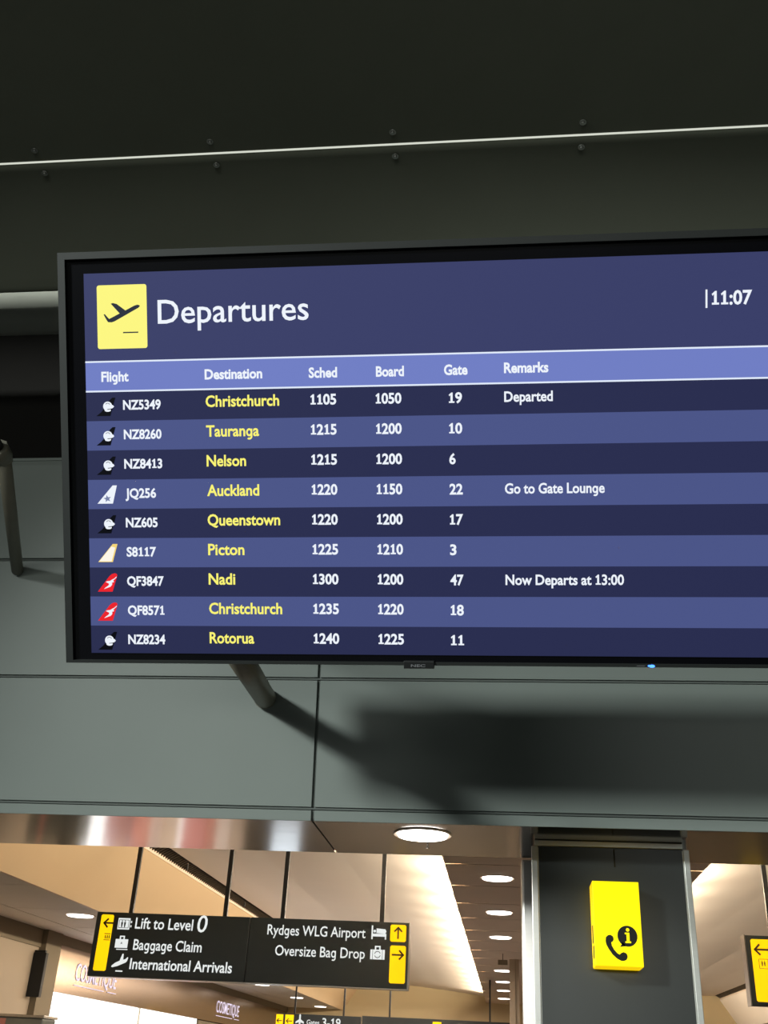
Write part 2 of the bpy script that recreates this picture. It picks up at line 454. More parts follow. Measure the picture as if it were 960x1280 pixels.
part('clock_bar', MB().box(a[0]-0.0018, a[0]+0.0018, a[1], b[1], z1, z2), 's_white', title)
hd = part('header_bar', MB().box(0, W_, RT, 0.6196, -0.002, 0.0), 's_head', sr, 'light blue header bar with column titles')
part('header_line', MB().box(0, W_, 0.6196-0.0022, 0.6196+0.0012, 0.0, z1).box(0, W_, RT-0.0012, RT+0.0022, 0.0, z1), 's_line', hd)
for s, u0, v, u1 in (('Flight', 127, 477, 161), ('Destination', 256, 474, 328), ('Sched', 386, 472, 421.5), ('Board', 470, 470.5, 505), ('Gate', 555, 468.5, 584.5), ('Remarks', 630, 466, 685.5)):
    st(s, u0, v, u1, 11.6, hd, bold=0.032, name='heading_text')
FL = [('NZ5349', 'Christchurch', '1105', '1050', '19', 'Departed', 'k', 154, 203),
      ('NZ8260', 'Tauranga', '1215', '1200', '10', '', 'k', 155, 204),
      ('NZ8413', 'Nelson', '1215', '1200', '6', '', 'k', 155.5, 205),
      ('JQ256', 'Auckland', '1220', '1150', '22', 'Go to Gate Lounge', 'j', 157, 197),
      ('NZ605', 'Queenstown', '1220', '1200', '17', '', 'k', 157.5, 199),
      ('S8117', 'Picton', '1225', '1210', '3', '', 's', 158.5, 197),
      ('QF3847', 'Nadi', '1300', '1200', '47', 'Now Departs at 13:00', 'q', 159, 207),
      ('QF8571', 'Christchurch', '1235', '1220', '18', '', 'q', 160, 208),
      ('NZ8234', 'Rotorua', '1240', '1225', '11', '', 'k', 160.5, 209)]
DW = {'Christchurch': 95.5, 'Tauranga': 69, 'Nelson': 51.5, 'Auckland': 68, 'Queenstown': 94.5, 'Picton': 47.5, 'Nadi': 35, 'Rotorua': 58.5}
PX = 0.001640
XC = {k: S(u, v)[0] for k, u, v in (('dest', 257.3, 512), ('sched', 388.2, 511), ('board', 469.7, 509), ('gate', 561, 506), ('rem', 630.3, 505))}
cur = lambda v: v
for i, (fno, dest, sch, brd, gate, rem, fin, fu0, fu1) in enumerate(FL):
    yt = RT - i*ROW; yb = max(yt-ROW, 0.0)
    row = part('table_row', MB().box(0, W_, yb, yt, -0.002, 0.0), 's_light' if i % 2 else 's_dark', sr,
               ('light' if i % 2 else 'dark') + ' blue row for the ' + dest + ' flight, gate ' + gate)
    yb = yt - ROW
    base = yb + 0.0262
    xf = S(fu0, 507 + 36.5*i)[0]
    part('flight_text', text_mb(fno, xf, base-0.0025, z2, 0.0188, (fu1-fu0)*PX*1.02, 0.03), 's_white', row)
    part('destination_text', text_mb(dest, XC['dest'], base, z2, 0.0225, DW[dest]*PX, 0.023), 's_yellow', row)
    part('schedule_text', text_mb(sch, XC['sched'], base+0.0005, z2, 0.0205, 33*PX, 0.029), 's_white', row)
    part('boarding_text', text_mb(brd, XC['board'], base, z2, 0.0205, 32.5*PX, 0.029), 's_white', row)
    part('gate_text', text_mb(gate, XC['gate'], base-0.0015, z2, 0.0205, (16.5 if len(gate) == 2 else 8)*PX, 0.029), 's_white', row)
    if rem:
        part('remark_text', text_mb(rem, XC['rem'], base-0.001, z2, 0.0200, {'D': 59.5, 'G': 122, 'N': 145}[rem[0]]*PX, 0.023), 's_white', row)
    # aircraft tail emblem
    fx, fy = S(120.5 + 0.3*i, 518.5 + 36.4*i); fw = 0.0425; fh = 0.0385
    fx += 0.0; fy = yb + 0.0105
    if fin == 'k':
        part('tail_emblem', MB().poly([(0, 0), (0.73, 0), (1, 1), (0.84, 1), (0.70, 0.86), (0.48, 0.50), (0.26, 0.22)], z1, fx, fy, fw, fh), 's_black', row, 'black tail fin with a white spiral')
        kr = MB().arc(fx+0.60*fw, fy+0.53*fh, z2, 0.0072, 0.0056, 5, 300, 18)
        kr.disc(fx+0.585*fw, fy+0.58*fh, z2, 0.0050, 0.0046).disc(fx+0.60*fw, fy+0.325*fh, z2, 0.0070, 0.0038)
        kr.poly([(0.42, 0.47), (0.86, 0.60), (0.93, 0.50), (0.84, 0.42), (0.70, 0.38), (0.42, 0.40)], z2, fx, fy, fw, fh)
        kk = part('spiral_mark', kr, 's_white', row)
        part('spiral_cut', MB().arc(fx+0.60*fw, fy+0.57*fh, z3, 0.0050, 0.0011, 20, 150, 10).poly([(0.56, 0.375), (0.86, 0.41), (0.88, 0.37), (0.60, 0.345)], z3, fx, fy, fw, fh), 's_black', row)
    elif fin == 'j':
        part('tail_emblem', MB().poly([(0, 0), (0.80, 0), (1.02, 1), (0.80, 1)], z1, fx+0.001, fy+0.001, fw, fh), 's_white', row, 'white tail fin with a grey star')
        star = []
        for q in range(10):
            rr = 0.21 if q % 2 == 0 else 0.09; t = math.radians(100+36*q); star.append((0.52+rr*math.cos(t), 0.27+rr*math.sin(t)))
        part('star_mark', MB().poly(star, z2, fx+0.001, fy+0.001, fw, fh), 's_greyblue', row)
    elif fin == 's':
        part('tail_emblem', MB().poly([(0, 0), (0.76, 0), (1.02, 1), (0.77, 1)], z1, fx+0.0015, fy+0.001, fw, fh), 's_gold', row, 'cream tail fin edged in gold')
        part('fin_centre', MB().poly([(0.06, 0.04), (0.70, 0.04), (0.90, 0.80), (0.70, 0.86)], z2, fx+0.0015, fy+0.001, fw, fh), 's_cream', row)
    else:
        part('tail_emblem', MB().poly([(0, 0), (0.77, 0), (1.03, 0.90), (1.00, 0.99), (0.90, 1.02), (0.76, 0.98), (0.62, 0.86)], z1, fx, fy, fw, fh), 's_red', row, 'red tail fin with a white leaping animal')
        KG = [(0.99, 0.84), (0.86, 0.72), (0.74, 0.66), (0.66, 0.60), (0.52, 0.58), (0.42, 0.54), (0.50, 0.50), (0.58, 0.46), (0.60, 0.40), (0.56, 0.34),
              (0.40, 0.22), (0.33, 0.14), (0.48, 0.20), (0.66, 0.27), (0.74, 0.36), (0.76, 0.44), (0.74, 0.49), (0.86, 0.54), (0.84, 0.58), (0.80, 0.60), (0.90, 0.70), (1.0, 0.80)]
        part('animal_mark', MB().poly(KG, z2, fx, fy, fw, fh), 's_white', row)
# maker badge tab and power light on the lower edge
a = S(505, 829); b = S(543, 829)
bd = part('maker_badge', MB().box(a[0], b[0], Y0-0.0062, Y0+0.009, -0.01, 0.009), 'bezel', sr, 'small tab with the letters NEC', bevel=0.001)
x, y = S(514, 829.7); xx, _ = S(532, 829.7)
part('badge_text', text_mb('NEC', x, Y0-0.0025, 0.0096, 0.0052, xx-x, 0.03), 'badge_grey', bd)
x, y = S(814.5, 834)
led = part('power_light', MB().disc(x, Y0+0.0025, 0.0068, 0.0055, 0.003, 16).disc(x-0.0055, Y0+0.003, 0.0068, 0.0030, 0.002, 12), 'led', sr, 'glowing blue power light')
part('button_print', MB().box(x-0.030, x-0.014, Y0+0.0022, Y0+0.0034, 0.0061, 0.0066), 'badge_grey', sr)

# struts that hold the screen off the leaning wall
def strut(nm, label, foot, head, r, rest=None):
    t = thing(nm, label, 'strut', foot, 'screen struts')
    hd_ = Vector(head) - Vector(foot)
    part('tube', MB().cyl((0, 0, 0), hd_, r, n=32), 'strut', t)
    return t, hd_
A = Vector((-0.995, 4.095, 1.347+H)); B = on_y(287, 801, 3.0)
t1, d1 = strut('strut', 'thick grey tube strut between the wall and the underside of the screen', A, B, 0.044)
part('wall_flange', MB().cyl((0, -0.014, -0.002), (0, 0.0, 0.0), 0.046, 0.046, n=24), 'strut', t1)
C_ = Vector((-2.166, 4.004, 1.898+H)); E_ = on_y(5, 572, 3.10)
t2, d2 = strut('strut', 'slim grey tube strut at the left edge beside the screen, throwing a shadow', C_, E_, 0.026)
e2 = on_y(-12, 541, 2.93) - C_
part('clevis', MB().cyl(d2*0.99, d2 + (e2-d2)*0.45, 0.036, n=6), 'strut', t2, 'flat-sided bracket at the upper end')
part('upper_rod', MB().cyl(d2 + (e2-d2)*0.3, d2 + (e2-d2)*6, 0.02, n=20), 'dark', t2)
bw = D.objects.new('mounting_frame', MB().box(-0.35, 0.35, -0.2, 0.2, -0.03, 0.0).mesh('mounting_frame', 'black')); COL.objects.link(bw); bw.parent = sr; bw.location = (0.7, 0.4, -0.075)
part('crossbar', MB().box(-0.62, 0.62, -0.05, 0.05, -0.07, -0.03), 'black', bw)
fb = SMi @ on_y(340, 770, 2.93); fb = (fb.x-0.7, fb.y-0.4, fb.z+0.075)
part('arm', MB().cyl((-0.45, 0, -0.05), fb, 0.03, n=16), 'black', bw)
part('arm', MB().cyl((0.3, 0, -0.05), (0.3, 0.45, -1.1), 0.03, n=16), 'black', bw)
cbm = structure('shadow_beam', MB().box(-1.30, 3.2, 2.97, 3.13, 1.325+H, 1.595+H), 'dark', label='unseen dark beam behind the screen, added to shade the wall')  # unseen beam, put in to cast the shadow band across the wall panels

# ================================================================== column with information light box
cl = structure('column', MB().box(0.13, 0.712, 4.475, 4.98, 0, ZB-0.002), 'black', label='charcoal clad column with steel edge trims')
part('cladding_panel', MB().box(0.1275, 0.7105, 4.458, 4.475, 0.0, ZB-0.026), 'column', cl)
for xa, xb in ((0.1015, 0.1265), (0.7115, 0.7345)):
    part('edge_trim', MB().box(xa, xb, 4.449, 4.50, 0, ZB-0.0255), 'alu', cl, 'brushed steel edge trim', bevel=0.002)
    part('edge_bead', MB().box(xb+0.001 if xa < 0.3 else xa-0.004, xb+0.004 if xa < 0.3 else xa-0.001, 4.455, 4.46, 0, ZB-0.03), 'alu', cl)
part('cap_trim', MB().box(0.116, 0.7095, 4.448, 4.50, ZB-0.0225, ZB-0.003), 'alu', cl, 'brushed steel bar across the top')
part('cable', MB().cyl((0.436, 4.455, ZB-0.03), (0.436, 4.455, ZB-0.10), 0.0025, n=8), 'black', cl)
for xa, xb in ((0.064, 0.122), (0.745, 0.80)):
    jm = structure('door_jamb', MB().box(xa, xb, 4.885, 5.02, 0, ZB-0.002), 'alu', bevel=0.012)
bx = thing('information_light_box', 'glowing yellow box sign with telephone and letter i on the dark column', 'sign', upright(0.331, 4.458, 0.388+H))
bwid, bht, bd_ = 0.179, 0.307, 0.14
part('box_body', MB().box(0, bwid, 0, bht, 0.0, bd_-0.004), 'yellow_side', bx, bevel=0.004)
part('front_face', MB().box(0.001, bwid-0.001, 0.001, bht-0.001, bd_-0.004, bd_), 'yellow_lit', bx, bevel=0.0015)
zf = bd_+0.0008
part('side_print', MB().box(-0.0006, 0, 0.03, 0.075, 0.06, 0.105).box(-0.0006, 0, 0.085, 0.15, 0.05, 0.095), 'icon_black', bx)
bb = MB().disc(0.124, 0.108, zf, 0.0375, n=32)
bb.poly([(0.103, 0.088), (0.118, 0.072), (0.094, 0.069), (0.101, 0.079)], zf)
part('speech_bubble', bb, 'icon_black', bx)
ib = MB().disc(0.126, 0.1305, zf+0.0006, 0.0065, n=14)
ib.poly([(0.1145, 0.1205), (0.1315, 0.1205), (0.1315, 0.0895), (0.1365, 0.0895), (0.1365, 0.0835), (0.1150, 0.0835), (0.1150, 0.0895), (0.1205, 0.0895), (0.1205, 0.1145), (0.1145, 0.1145)], zf+0.0006)
part('letter_i', ib, 'yellow_lit', bx)
hs = [(0.043, 0.088), (0.045, 0.101), (0.053, 0.108), (0.063, 0.110), (0.072, 0.104), (0.074, 0.094), (0.070, 0.086), (0.064, 0.083), (0.066, 0.071), (0.074, 0.057), (0.085, 0.045), (0.093, 0.041),
      (0.100, 0.047), (0.108, 0.050), (0.117, 0.047), (0.122, 0.040), (0.122, 0.031), (0.117, 0.023), (0.108, 0.019), (0.098, 0.019), (0.083, 0.026), (0.066, 0.041), (0.053, 0.060), (0.045, 0.075)]
part('handset_symbol', MB().poly([(p[0]-0.002, p[1]+0.001) for p in hs], zf), 'icon_black', bx)

# ================================================================== corridor ceilings
YE = 21.3
LH = 1.20 + H
XA, XB2 = -0.41, 1.24
# ceiling boards, each its own piece; 0.86 m pitch
cc = structure('ceiling_corridor', MB().box(XA+0.55, XB2-0.55, 4.9, YE, LH+0.5, LH+0.54), 'plenum')
def boards(x0, x1, pitch, y_start, z, m, parent, gap, split=None):
    y = y_start
    cells = split or [(x0, x1)]
    for (a, b) in cells:
        me = MB().box(a+gap/2, b-gap/2, gap/2, pitch-gap/2, 0, 0.014).mesh('ceiling_board', m)
        y = y_start; k = 0
        while y < YE-0.05:
            link('ceiling_board', me, parent, (0, y, z)); y += pitch; k += 1
y0b = 6.986 - 0.8625*2 - 0.009
boards(XA, XB2, 0.8625, y0b, LH, 'plank', cc, 0.018)
part('dark_lining', MB().box(XA+0.14, XB2-0.14, 4.9, YE, LH+0.016, LH+0.03), 'plenum', cc)
for xe, s in ((XA, 1), (XB2, -1)):
    part('cove_upstand', MB().box(min(xe+0.13*s, xe+0.15*s), max(xe+0.13*s, xe+0.15*s), 4.9, YE, LH+0.016, LH+0.6), 'vault', cc)

def vault(nm, pts, mats):
    pass
def P(pts): return [(a, b+H) for a, b in pts]
# left vault: smooth warm surface from the cove up to the ridge, slot grille, sloped side
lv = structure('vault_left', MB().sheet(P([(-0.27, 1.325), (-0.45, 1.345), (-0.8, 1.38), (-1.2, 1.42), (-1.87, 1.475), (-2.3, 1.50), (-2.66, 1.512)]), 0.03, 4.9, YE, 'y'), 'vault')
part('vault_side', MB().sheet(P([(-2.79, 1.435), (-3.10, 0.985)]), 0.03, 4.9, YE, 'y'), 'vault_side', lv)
rv = structure('vault_right', MB().sheet(P([(3.72, 1.512), (3.2, 1.50), (2.7, 1.475), (2.03, 1.42), (1.63, 1.38), (1.28, 1.345), (1.10, 1.325)]), 0.03, 4.9, YE, 'y'), 'vault')
part('vault_side', MB().sheet(P([(4.16, 0.985), (3.85, 1.435)]), 0.03, 4.9, YE, 'y'), 'vault', rv)
def grille(par, xr, xl, s):
    # slot between ridge (xr, 1.505) and side (xl, 1.455): two rails, dark back, cross slats
    part('grille_rail', MB().box(min(xr, xr-0.018*s), max(xr, xr-0.018*s), 4.9, YE, 1.498+H, 1.52+H), 'trim_white', par)
    part('grille_rail', MB().box(min(xl, xl+0.018*s), max(xl, xl+0.018*s), 4.9, YE, 1.428+H, 1.46+H), 'trim_white', par)
    part('grille_back', MB().box(min(xr, xl), max(xr, xl), 4.9, YE, 1.53+H, 1.55+H), 'plenum', par)
    gm = MB(); y = 4.95
    while y < YE:
        gm.prism([(xr-0.012*s, 1.497+H), (xl+0.014*s, 1.442+H), (xl+0.014*s, 1.452+H), (xr-0.012*s, 1.507+H)], y, y+0.010, 'y'); y += 0.06
    part('grille_slats', gm, 'grille', par, kind='stuff')
    for k in range(6):
        yk = 9.0 + 2.2*k
        part('grille_clip', MB().box(xr-0.05*s-0.004, xr-0.05*s+0.004, yk, yk+0.03, 1.44+H, 1.50+H), 'black', par)
grille(lv, -2.665, -2.79, 1)
grille(rv, 3.725, 3.85, -1)
# left lower ceiling with tiles
LL = 0.98 + H; XL = -3.10; XW = -4.15
cl2 = structure('ceiling_shopfront', MB().box(XW, XL-0.02, 4.9, YE, LL+0.03, LL+0.05), 'plenum')
part('edge_trim', MB().box(XL-0.02, XL+0.012, 4.9, YE, LL-0.006, LL+0.03), 'trim_white', cl2, 'pale edge trim of the lower ceiling')
boards(0, 0, 1.2, 4.55, LL, 'tile', cl2, 0.010, [(XW+0.0, XW+0.34), (XW+0.34, XL-0.02)])
cl3 = structure('ceiling_far_right', MB().box(4.16, 5.0, 4.9, YE, LL, LL+0.05), 'tile')
structure('wall_end', MB().box(-6.2, 5, YE, YE+0.1, 0, 1.7+H), 'end_wall')
structure('ceiling_void', MB().box(-6.2, 5, 4.9, YE, 2.0+H, 2.05+H), 'plenum')

# cove lamps: one warm tube after another on the hidden shelves, one per board
for k in range(18):
    y = 5.26 + 0.8625*k
    for xe, s in ((XA, 1), (XB2, -1)):
        area('cove_lamp', (xe+0.095*s, y, LH+0.05), (xe-0.25*s, y, LH+0.30), 0.60, 0.05, 22, (1.0, 0.85, 0.63), 170)

# recessed downlights
def downlight(x, y, z, rr, label, group, power=None, col=(1.0, 0.85, 0.72)):
    t = thing('downlight', label, 'ceiling light', (x, y, z), group)
    rim = MB(); n = 32
    for i in range(n):
        a0 = 2*math.pi*i/n; a1 = 2*math.pi*(i+1)/n
        pr = [(rr*1.0, -0.001), (rr*1.12, -0.006), (rr*1.16, -0.001)]
        for (ra, za), (rb, zb) in zip(pr, pr[1:]):
            rim.quad((ra*math.cos(a0), ra*math.sin(a0), za), (rb*math.cos(a0), rb*math.sin(a0), zb), (rb*math.cos(a1), rb*math.sin(a1), zb), (ra*math.cos(a1), ra*math.sin(a1), za))
    part('rim', rim, 'trim_white', t)
    part('diffuser', MB().cyl((0, 0, -0.0008), (0, 0, -0.012), rr, rr*0.96, n=32), 'lamp', t)
    if power: area('downlight_lamp', (x, y, z-0.02), (x, y, 0), 0.15, 0.15, power, col, 150)
    return t
names = ['first round downlight beyond the steel soffit, largest in the row beside the column',
         'second round downlight from the soffit in the row beside the column',
         'third round downlight from the soffit in the row beside the column, before the gap',
         'fourth round downlight in the row beside the column, first after the gap',
         'fifth round downlight in the row beside the column, second after the gap',
         'second last round downlight in the row beside the column',
         'last and smallest round downlight in the row beside the column']
for lb, y in zip(names, (7.46, 9.14, 10.87, 14.46, 16.22, 17.92, 19.79)):
    downlight(-0.065, y, LH, 0.103, lb, 'downlights in a row beside the column')
names = ['round downlight in the left ceiling just beside the arrow end of the hanging sign',
         'round downlight low behind the hanging sign, nearest of the three under its edge',
         'round downlight in the left ceiling, middle of the three beyond the hanging sign',
         'round downlight in the left ceiling, farthest of the three beyond the hanging sign']
for lb, y in zip(names, (8.46, 15.43, 18.10, 20.5)):
    downlight(-3.37, y, LL, 0.103, lb, 'downlights in the left ceiling')
downlight(-0.345, 4.40, ZB, 0.106, 'large round downlight set in the polished steel soffit', None, 26, (1.0, 0.95, 0.92))
sp = thing('sprinkler', 'small metal sprinkler head hanging below the steel soffit by the downlight', 'sprinkler', on_y(531.5, 1051.5, 4.57)*0 + Vector((-0.336, 4.57, ZB)))
part('stem', MB().cyl((0, 0, 0), (0, 0, -0.022), 0.0035, n=12), 'steel_rim', sp)
part('deflector', MB().cyl((0, 0, -0.022), (0, 0, -0.028), 0.006, 0.014, n=16), 'steel_rim', sp)

# ================================================================== left wall with shop front
wl = structure('wall_shopfront', MB().box(XW-0.12, XW, 4.9, 9.6, 0, LL), 'left_wall')
structure('wall_far_left', MB().box(XW-0.12, XW, 15.2, YE, 0, 0.49+H), 'olive')
part('wall_band', MB().box(XW, XW+0.012, 4.9, 9.62, LL-0.15, LL), 'olive', wl, 'olive grey band under the ceiling')
part('corner_post', MB().box(XW-0.11, XW+0.06, 9.6, 9.95, 0, LL-0.001), 'olive', wl)
structure('trim_3', MB().box(XW-0.02, XW+0.03, 9.96, YE, LL-0.085, LL), 'olive')
sgn = thing('blade_panel', 'tall black blank panel standing out from the beige wall before the bronze fascia', 'panel', upright(XW, 9.55, 0.425+H))
part('panel_body', MB().box(0.0, 0.12, 0, 0.355, 0.0, 0.05), 'black', sgn, bevel=0.004)
part('bracket', MB().box(-0.002, 0.10, 0.345, 0.375, 0.0, 0.03), 'black', sgn)
fa = thing('shop_fascia', 'bronze metal shop fascia with lit lilac lettering above the bright shop window', 'fascia', Matrix.Translation((XW, 9.75, 0.50+H)))
part('fascia_sheet', MB().box(-0.06, 0.02, 0.215, YE-9.76, 0.0, 0.394), 'bronze', fa)
# lettering on the fascia: local x runs along the corridor
def fascia_frame(y, z): return Matrix(((0, 0, 1, 0.026), (1, 0, 0, y-9.75), (0, 1, 0, z-(0.50+H)), (0, 0, 0, 1)))
def fascia_text(y0, y1, hbase, cap):
    mb = text_mb('COSMETIQUE', 0, 0, 0, cap, y1-y0, 0.004)
    n0 = len(mb.v)
    o = part('shop_lettering', mb, 'letter_lit', fa, 'thin lilac letters reading COSMETIQUE')
    o.matrix_basis = fascia_frame(y0, hbase)
    u = part('lettering_underline', MB().box(0, (y1-y0)*0.70, -0.047, -0.040, 0, 0.004).box((y1-y0)*0.80, (y1-y0)*1.02, -0.047, -0.040, 0, 0.004), 'letter_lit', fa)
    u.matrix_basis = fascia_frame(y0, hbase)
fascia_text(10.5, 11.68, 0.63+H, 0.15)
fascia_text(16.0, 17.4, 0.63+H, 0.15)
shp = structure('window_1', MB().box(XW-0.03, XW-0.01, 9.97, 15.15, 0.0, 0.50+H), 'shop_light')
shp.data.materials[0] = M['shop_light']
part('window_mullion', MB().box(XW-0.01, XW+0.015, 12.6, 12.64, 0, 0.5+H), 'steel_rim', shp)
for k, (ya, yb_) in enumerate(((10.4, 10.9), (11.3, 11.9), (13.0, 13.5), (14.2, 15.0))):
    t = thing('display_stand', ['tall pink display stand in the shop window nearest the corner', 'wide pink display stand second from the corner', 'narrow pink display stand past the mullion', 'far wide pink display stand in the shop window'][k], 'stand', (XW+0.25, ya, 0), 'shop window stands')
    part('carcass', MB().box(-0.15, 0.15, 0, yb_-ya, 0, 1.5), 'pink' if k % 2 == 0 else 'cream', t)
    for q in range(3):
        part('shelf', MB().box(0.15, 0.22, 0.02, yb_-ya-0.02, 0.3+0.4*q, 0.33+0.4*q), 'cream', t)

# glass topped cabinet at the lower left corner
pA = on_y(-14, 1266, 8.3); pB = on_y(55, 1268, 8.3)
cb = thing('glass_cabinet', 'grey glass cabinet with a bright steel rim in front of the beige wall', 'cabinet', (pA.x, 8.3, 0))
wdt = pB.x - pA.x
part('glass_body', MB().box(0, wdt, 0, 0.25, 0.1, pA.z-0.02), 'glass_grey', cb, bevel=0.01)
part('top_rim', MB().box(-0.01, wdt+0.01, -0.01, 0.26, pA.z-0.02, pA.z), 'steel_rim', cb, bevel=0.004)
part('pink_strip', MB().box(0.10, 0.145, -0.006, 0, 0.9, pA.z-0.03), 'pink', cb, 'pink strip on the glass')
part('plinth', MB().box(0.02, wdt-0.02, 0.02, 0.23, 0, 0.1), 'black', cb)

# ================================================================== hanging direction signs
def arrow(mb, cx, cy, z, s, d, wd):
    """arrow of length s pointing in direction d"""
    a = math.radians(d); c, n = math.cos(a), math.sin(a)
    tip = (cx+c*s/2, cy+n*s/2)
    mb.line(cx-c*s/2, cy-n*s/2, tip[0]-c*wd*0.3, tip[1]-n*wd*0.3, wd, z)
    for q in (135, -135):
        b = math.radians(d+q); mb.line(tip[0]-math.cos(b)*wd*0.35, tip[1]-math.sin(b)*wd*0.35, tip[0]+math.cos(b)*s*0.52, tip[1]+math.sin(b)*s*0.52, wd, z)
    return mb
def persons(mb, x, y, z, s):
    for dx in (0.0, 0.34*s):
        mb.disc(x+dx, y+0.36*s, z, 0.07*s, n=10)
        mb.poly([(-0.11, 0.25), (0.11, 0.25), (0.09, 0.0), (0.06, -0.3), (-0.06, -0.3), (-0.09, 0.0)], z, x+dx, y, s, s)
    return mb
def lift_icon(s, x, y, z, wh, bk, parent):
    part('lift_symbol', MB().box(x, x+s, y, y+0.86*s, z-0.0005, z).box(x+s*1.06, x+s*1.16, y+0.18*s, y+0.34*s, z-0.0005, z).box(x+s*1.06, x+s*1.16, y+0.5*s, y+0.66*s, z-0.0005, z), wh, parent)
    fr = MB()
    fr.line(x+0.10*s, y+0.12*s, x+0.10*s, y+0.70*s, 0.04*s, z+0.0004).line(x+0.90*s, y+0.12*s, x+0.90*s, y+0.70*s, 0.04*s, z+0.0004).line(x+0.08*s, y+0.12*s, x+0.92*s, y+0.12*s, 0.04*s, z+0.0004)
    fr.line(x+0.08*s, y+0.72*s, x+0.92*s, y+0.72*s, 0.04*s, z+0.0004)
    persons(fr, x+0.34*s, y+0.38*s, z+0.0004, 0.72*s)
    part('lift_symbol_cut', fr, bk, parent)
YS = 7.5
k_ = YS/6.5
sg = thing('direction_sign', 'long charcoal hanging sign pointing to lift, baggage claim and hotel', 'sign', upright(-2.866, YS, 0.482+H))
SW, SH, SD = 2.204, 0.413, 0.11
part('left_housing', MB().box(0, SW/2-0.002, 0, SH, -SD, 0), 'sign_black', sg, bevel=0.004)
part('right_housing', MB().box(SW/2+0.002, SW, 0, SH, -SD, 0), 'sign_black', sg, bevel=0.004)
part('bottom_trim', MB().box(0.0, SW, -0.004, 0.001, -SD, -0.001), 'sign_edge', sg, 'thin bright metal edge')
part('end_trim', MB().box(SW-0.001, SW+0.004, -0.002, SH+0.002, -SD, 0.002), 'sign_edge', sg)
def sp_(u, v):                              # sign plane coordinates of a sight line
    p = on_y(u, v, YS); return p.x+2.866, p.z-(0.482+H)
for x in (0.226, 0.906, 1.316, 2.010):
    part('hanger', MB().box(x-0.0145, x+0.0145, SH-0.002, SH+0.65, -0.07, -0.045), 'rod', sg)
def slab(mb, u0, v0, u1, v1, z=0.003):
    a = sp_(u0, v0); b = sp_(u1, v1); r = 0.008
    x0, x1 = sorted((a[0], b[0])); y0, y1 = sorted((a[1], b[1]))
    mb.prism([(x0+r, y0), (x1-r, y0), (x1, y0+r), (x1, y1-r), (x1-r, y1), (x0+r, y1), (x0, y1-r), (x0, y0+r)], 0, z); return (x0, y0, x1, y1)
mb = MB(); q = slab(mb, 116, 1213, 143, 1143.5)
part('arrow_panel', mb, 'yellow_side', sg, 'yellow panel with a left arrow')
am = arrow(MB(), q[0]+0.066, q[3]-0.055, 0.0035, 0.078, 180, 0.012)
part('arrow_symbol', am, 'icon_brown', sg)
q = (q[0]-0.014, q[1], q[2], q[3])
mb = MB().line(q[0]+0.055, q[3]-0.125, q[0]+0.100, q[3]-0.125, 0.005, 0.0035).line(q[0]+0.055, q[3]-0.165, q[0]+0.100, q[3]-0.165, 0.004, 0.0035)
for dx in (0.062, 0.076, 0.09): mb.box(q[0]+dx, q[0]+dx+0.007, q[3]-0.157, q[3]-0.134, 0.0032, 0.0036)
part('small_lift_symbol', mb, 'icon_brown', sg)
def stx(s, u0, v, u1, cap, bold=0.012, name='sign_text', m='white_lit', slant=0.0):
    x, y = sp_(u0, v); xx, _ = sp_(u1, v)
    part(name, text_mb(s, x, y, 0.002, cap, xx-x, bold, slant), m, sg)
PS = 7.5/1295*1.10
stx('Lift to Level', 168.5, 1160.5, 241, 0.070)
stx('0', 245, 1165, 257.5, 0.108, 0.006, name='level_number', slant=0.08)
stx('Baggage Claim', 166, 1187, 252, 0.066)
stx('International Arrivals', 161.5, 1211, 290, 0.066, 0.016)
stx('Rydges WLG Airport', 334, 1168, 457, 0.064, 0.008)
stx('Oversize Bag Drop', 343.5, 1194, 456, 0.064, 0.008)
x, y = sp_(146.5, 1161.5); lift_icon(0.086, x, y, 0.002, 'white_lit', 'sign_black', sg)
def case_icon(u0, v0, w_, h_, oversize=False):
    x, y = sp_(u0, v0)
    m1 = MB().box(x, x+w_, y, y+h_*0.72, 0.0015, 0.002)
    m1.box(x+w_*0.30, x+w_*0.70, y+h_*0.90, y+h_, 0.0015, 0.002).box(x+w_*0.30, x+w_*0.40, y+h_*0.70, y+h_*0.95, 0.0015, 0.002).box(x+w_*0.60, x+w_*0.70, y+h_*0.70, y+h_*0.95, 0.0015, 0.002)
    if not oversize: m1.box(x+w_*0.15, x+w_*1.05, y-h_*0.16, y-h_*0.09, 0.0015, 0.002)
    part('suitcase_symbol', m1, 'white_lit', sg)
    c = MB()
    if oversize:
        c.box(x+w_*0.15, x+w_*0.18, y, y+h_*0.72, 0.002, 0.0026).box(x+w_*0.82, x+w_*0.85, y, y+h_*0.72, 0.002, 0.0026)
        c.arc(x+w_*0.5, y+h_*0.36, 0.0026, w_*0.20, w_*0.045, 20, 170).arc(x+w_*0.5, y+h_*0.36, 0.0026, w_*0.20, w_*0.045, 200, 350)
    else:
        c.poly([(0.42, 0.30), (0.5, 0.52), (0.58, 0.30), (0.5, 0.36)], 0.0026, x, y, w_, h_)
    part('suitcase_symbol_cut', c, 'sign_black', sg)
case_icon(143.2, 1184.5, 0.090, 0.078)
case_icon(462.5, 1199, 0.098, 0.085, True)
x, y = sp_(138.5, 1211.0)
m1 = MB().poly([(1-p[0], p[1]) for p in [(0.00, 0.75), (0.05, 0.80), (0.16, 0.66), (0.30, 0.62), (0.32, 1.0), (0.40, 1.0), (0.52, 0.54), (0.78, 0.40), (0.97, 0.22), (1.0, 0.14), (0.92, 0.10), (0.6, 0.20), (0.12, 0.44), (0.04, 0.55)]][::-1], 0.002, x, y, 0.112, 0.098)
m1.box(x+0.035, x+0.085, y-0.016, y-0.008, 0.0015, 0.002)
part('landing_aeroplane_symbol', m1, 'white_lit', sg)
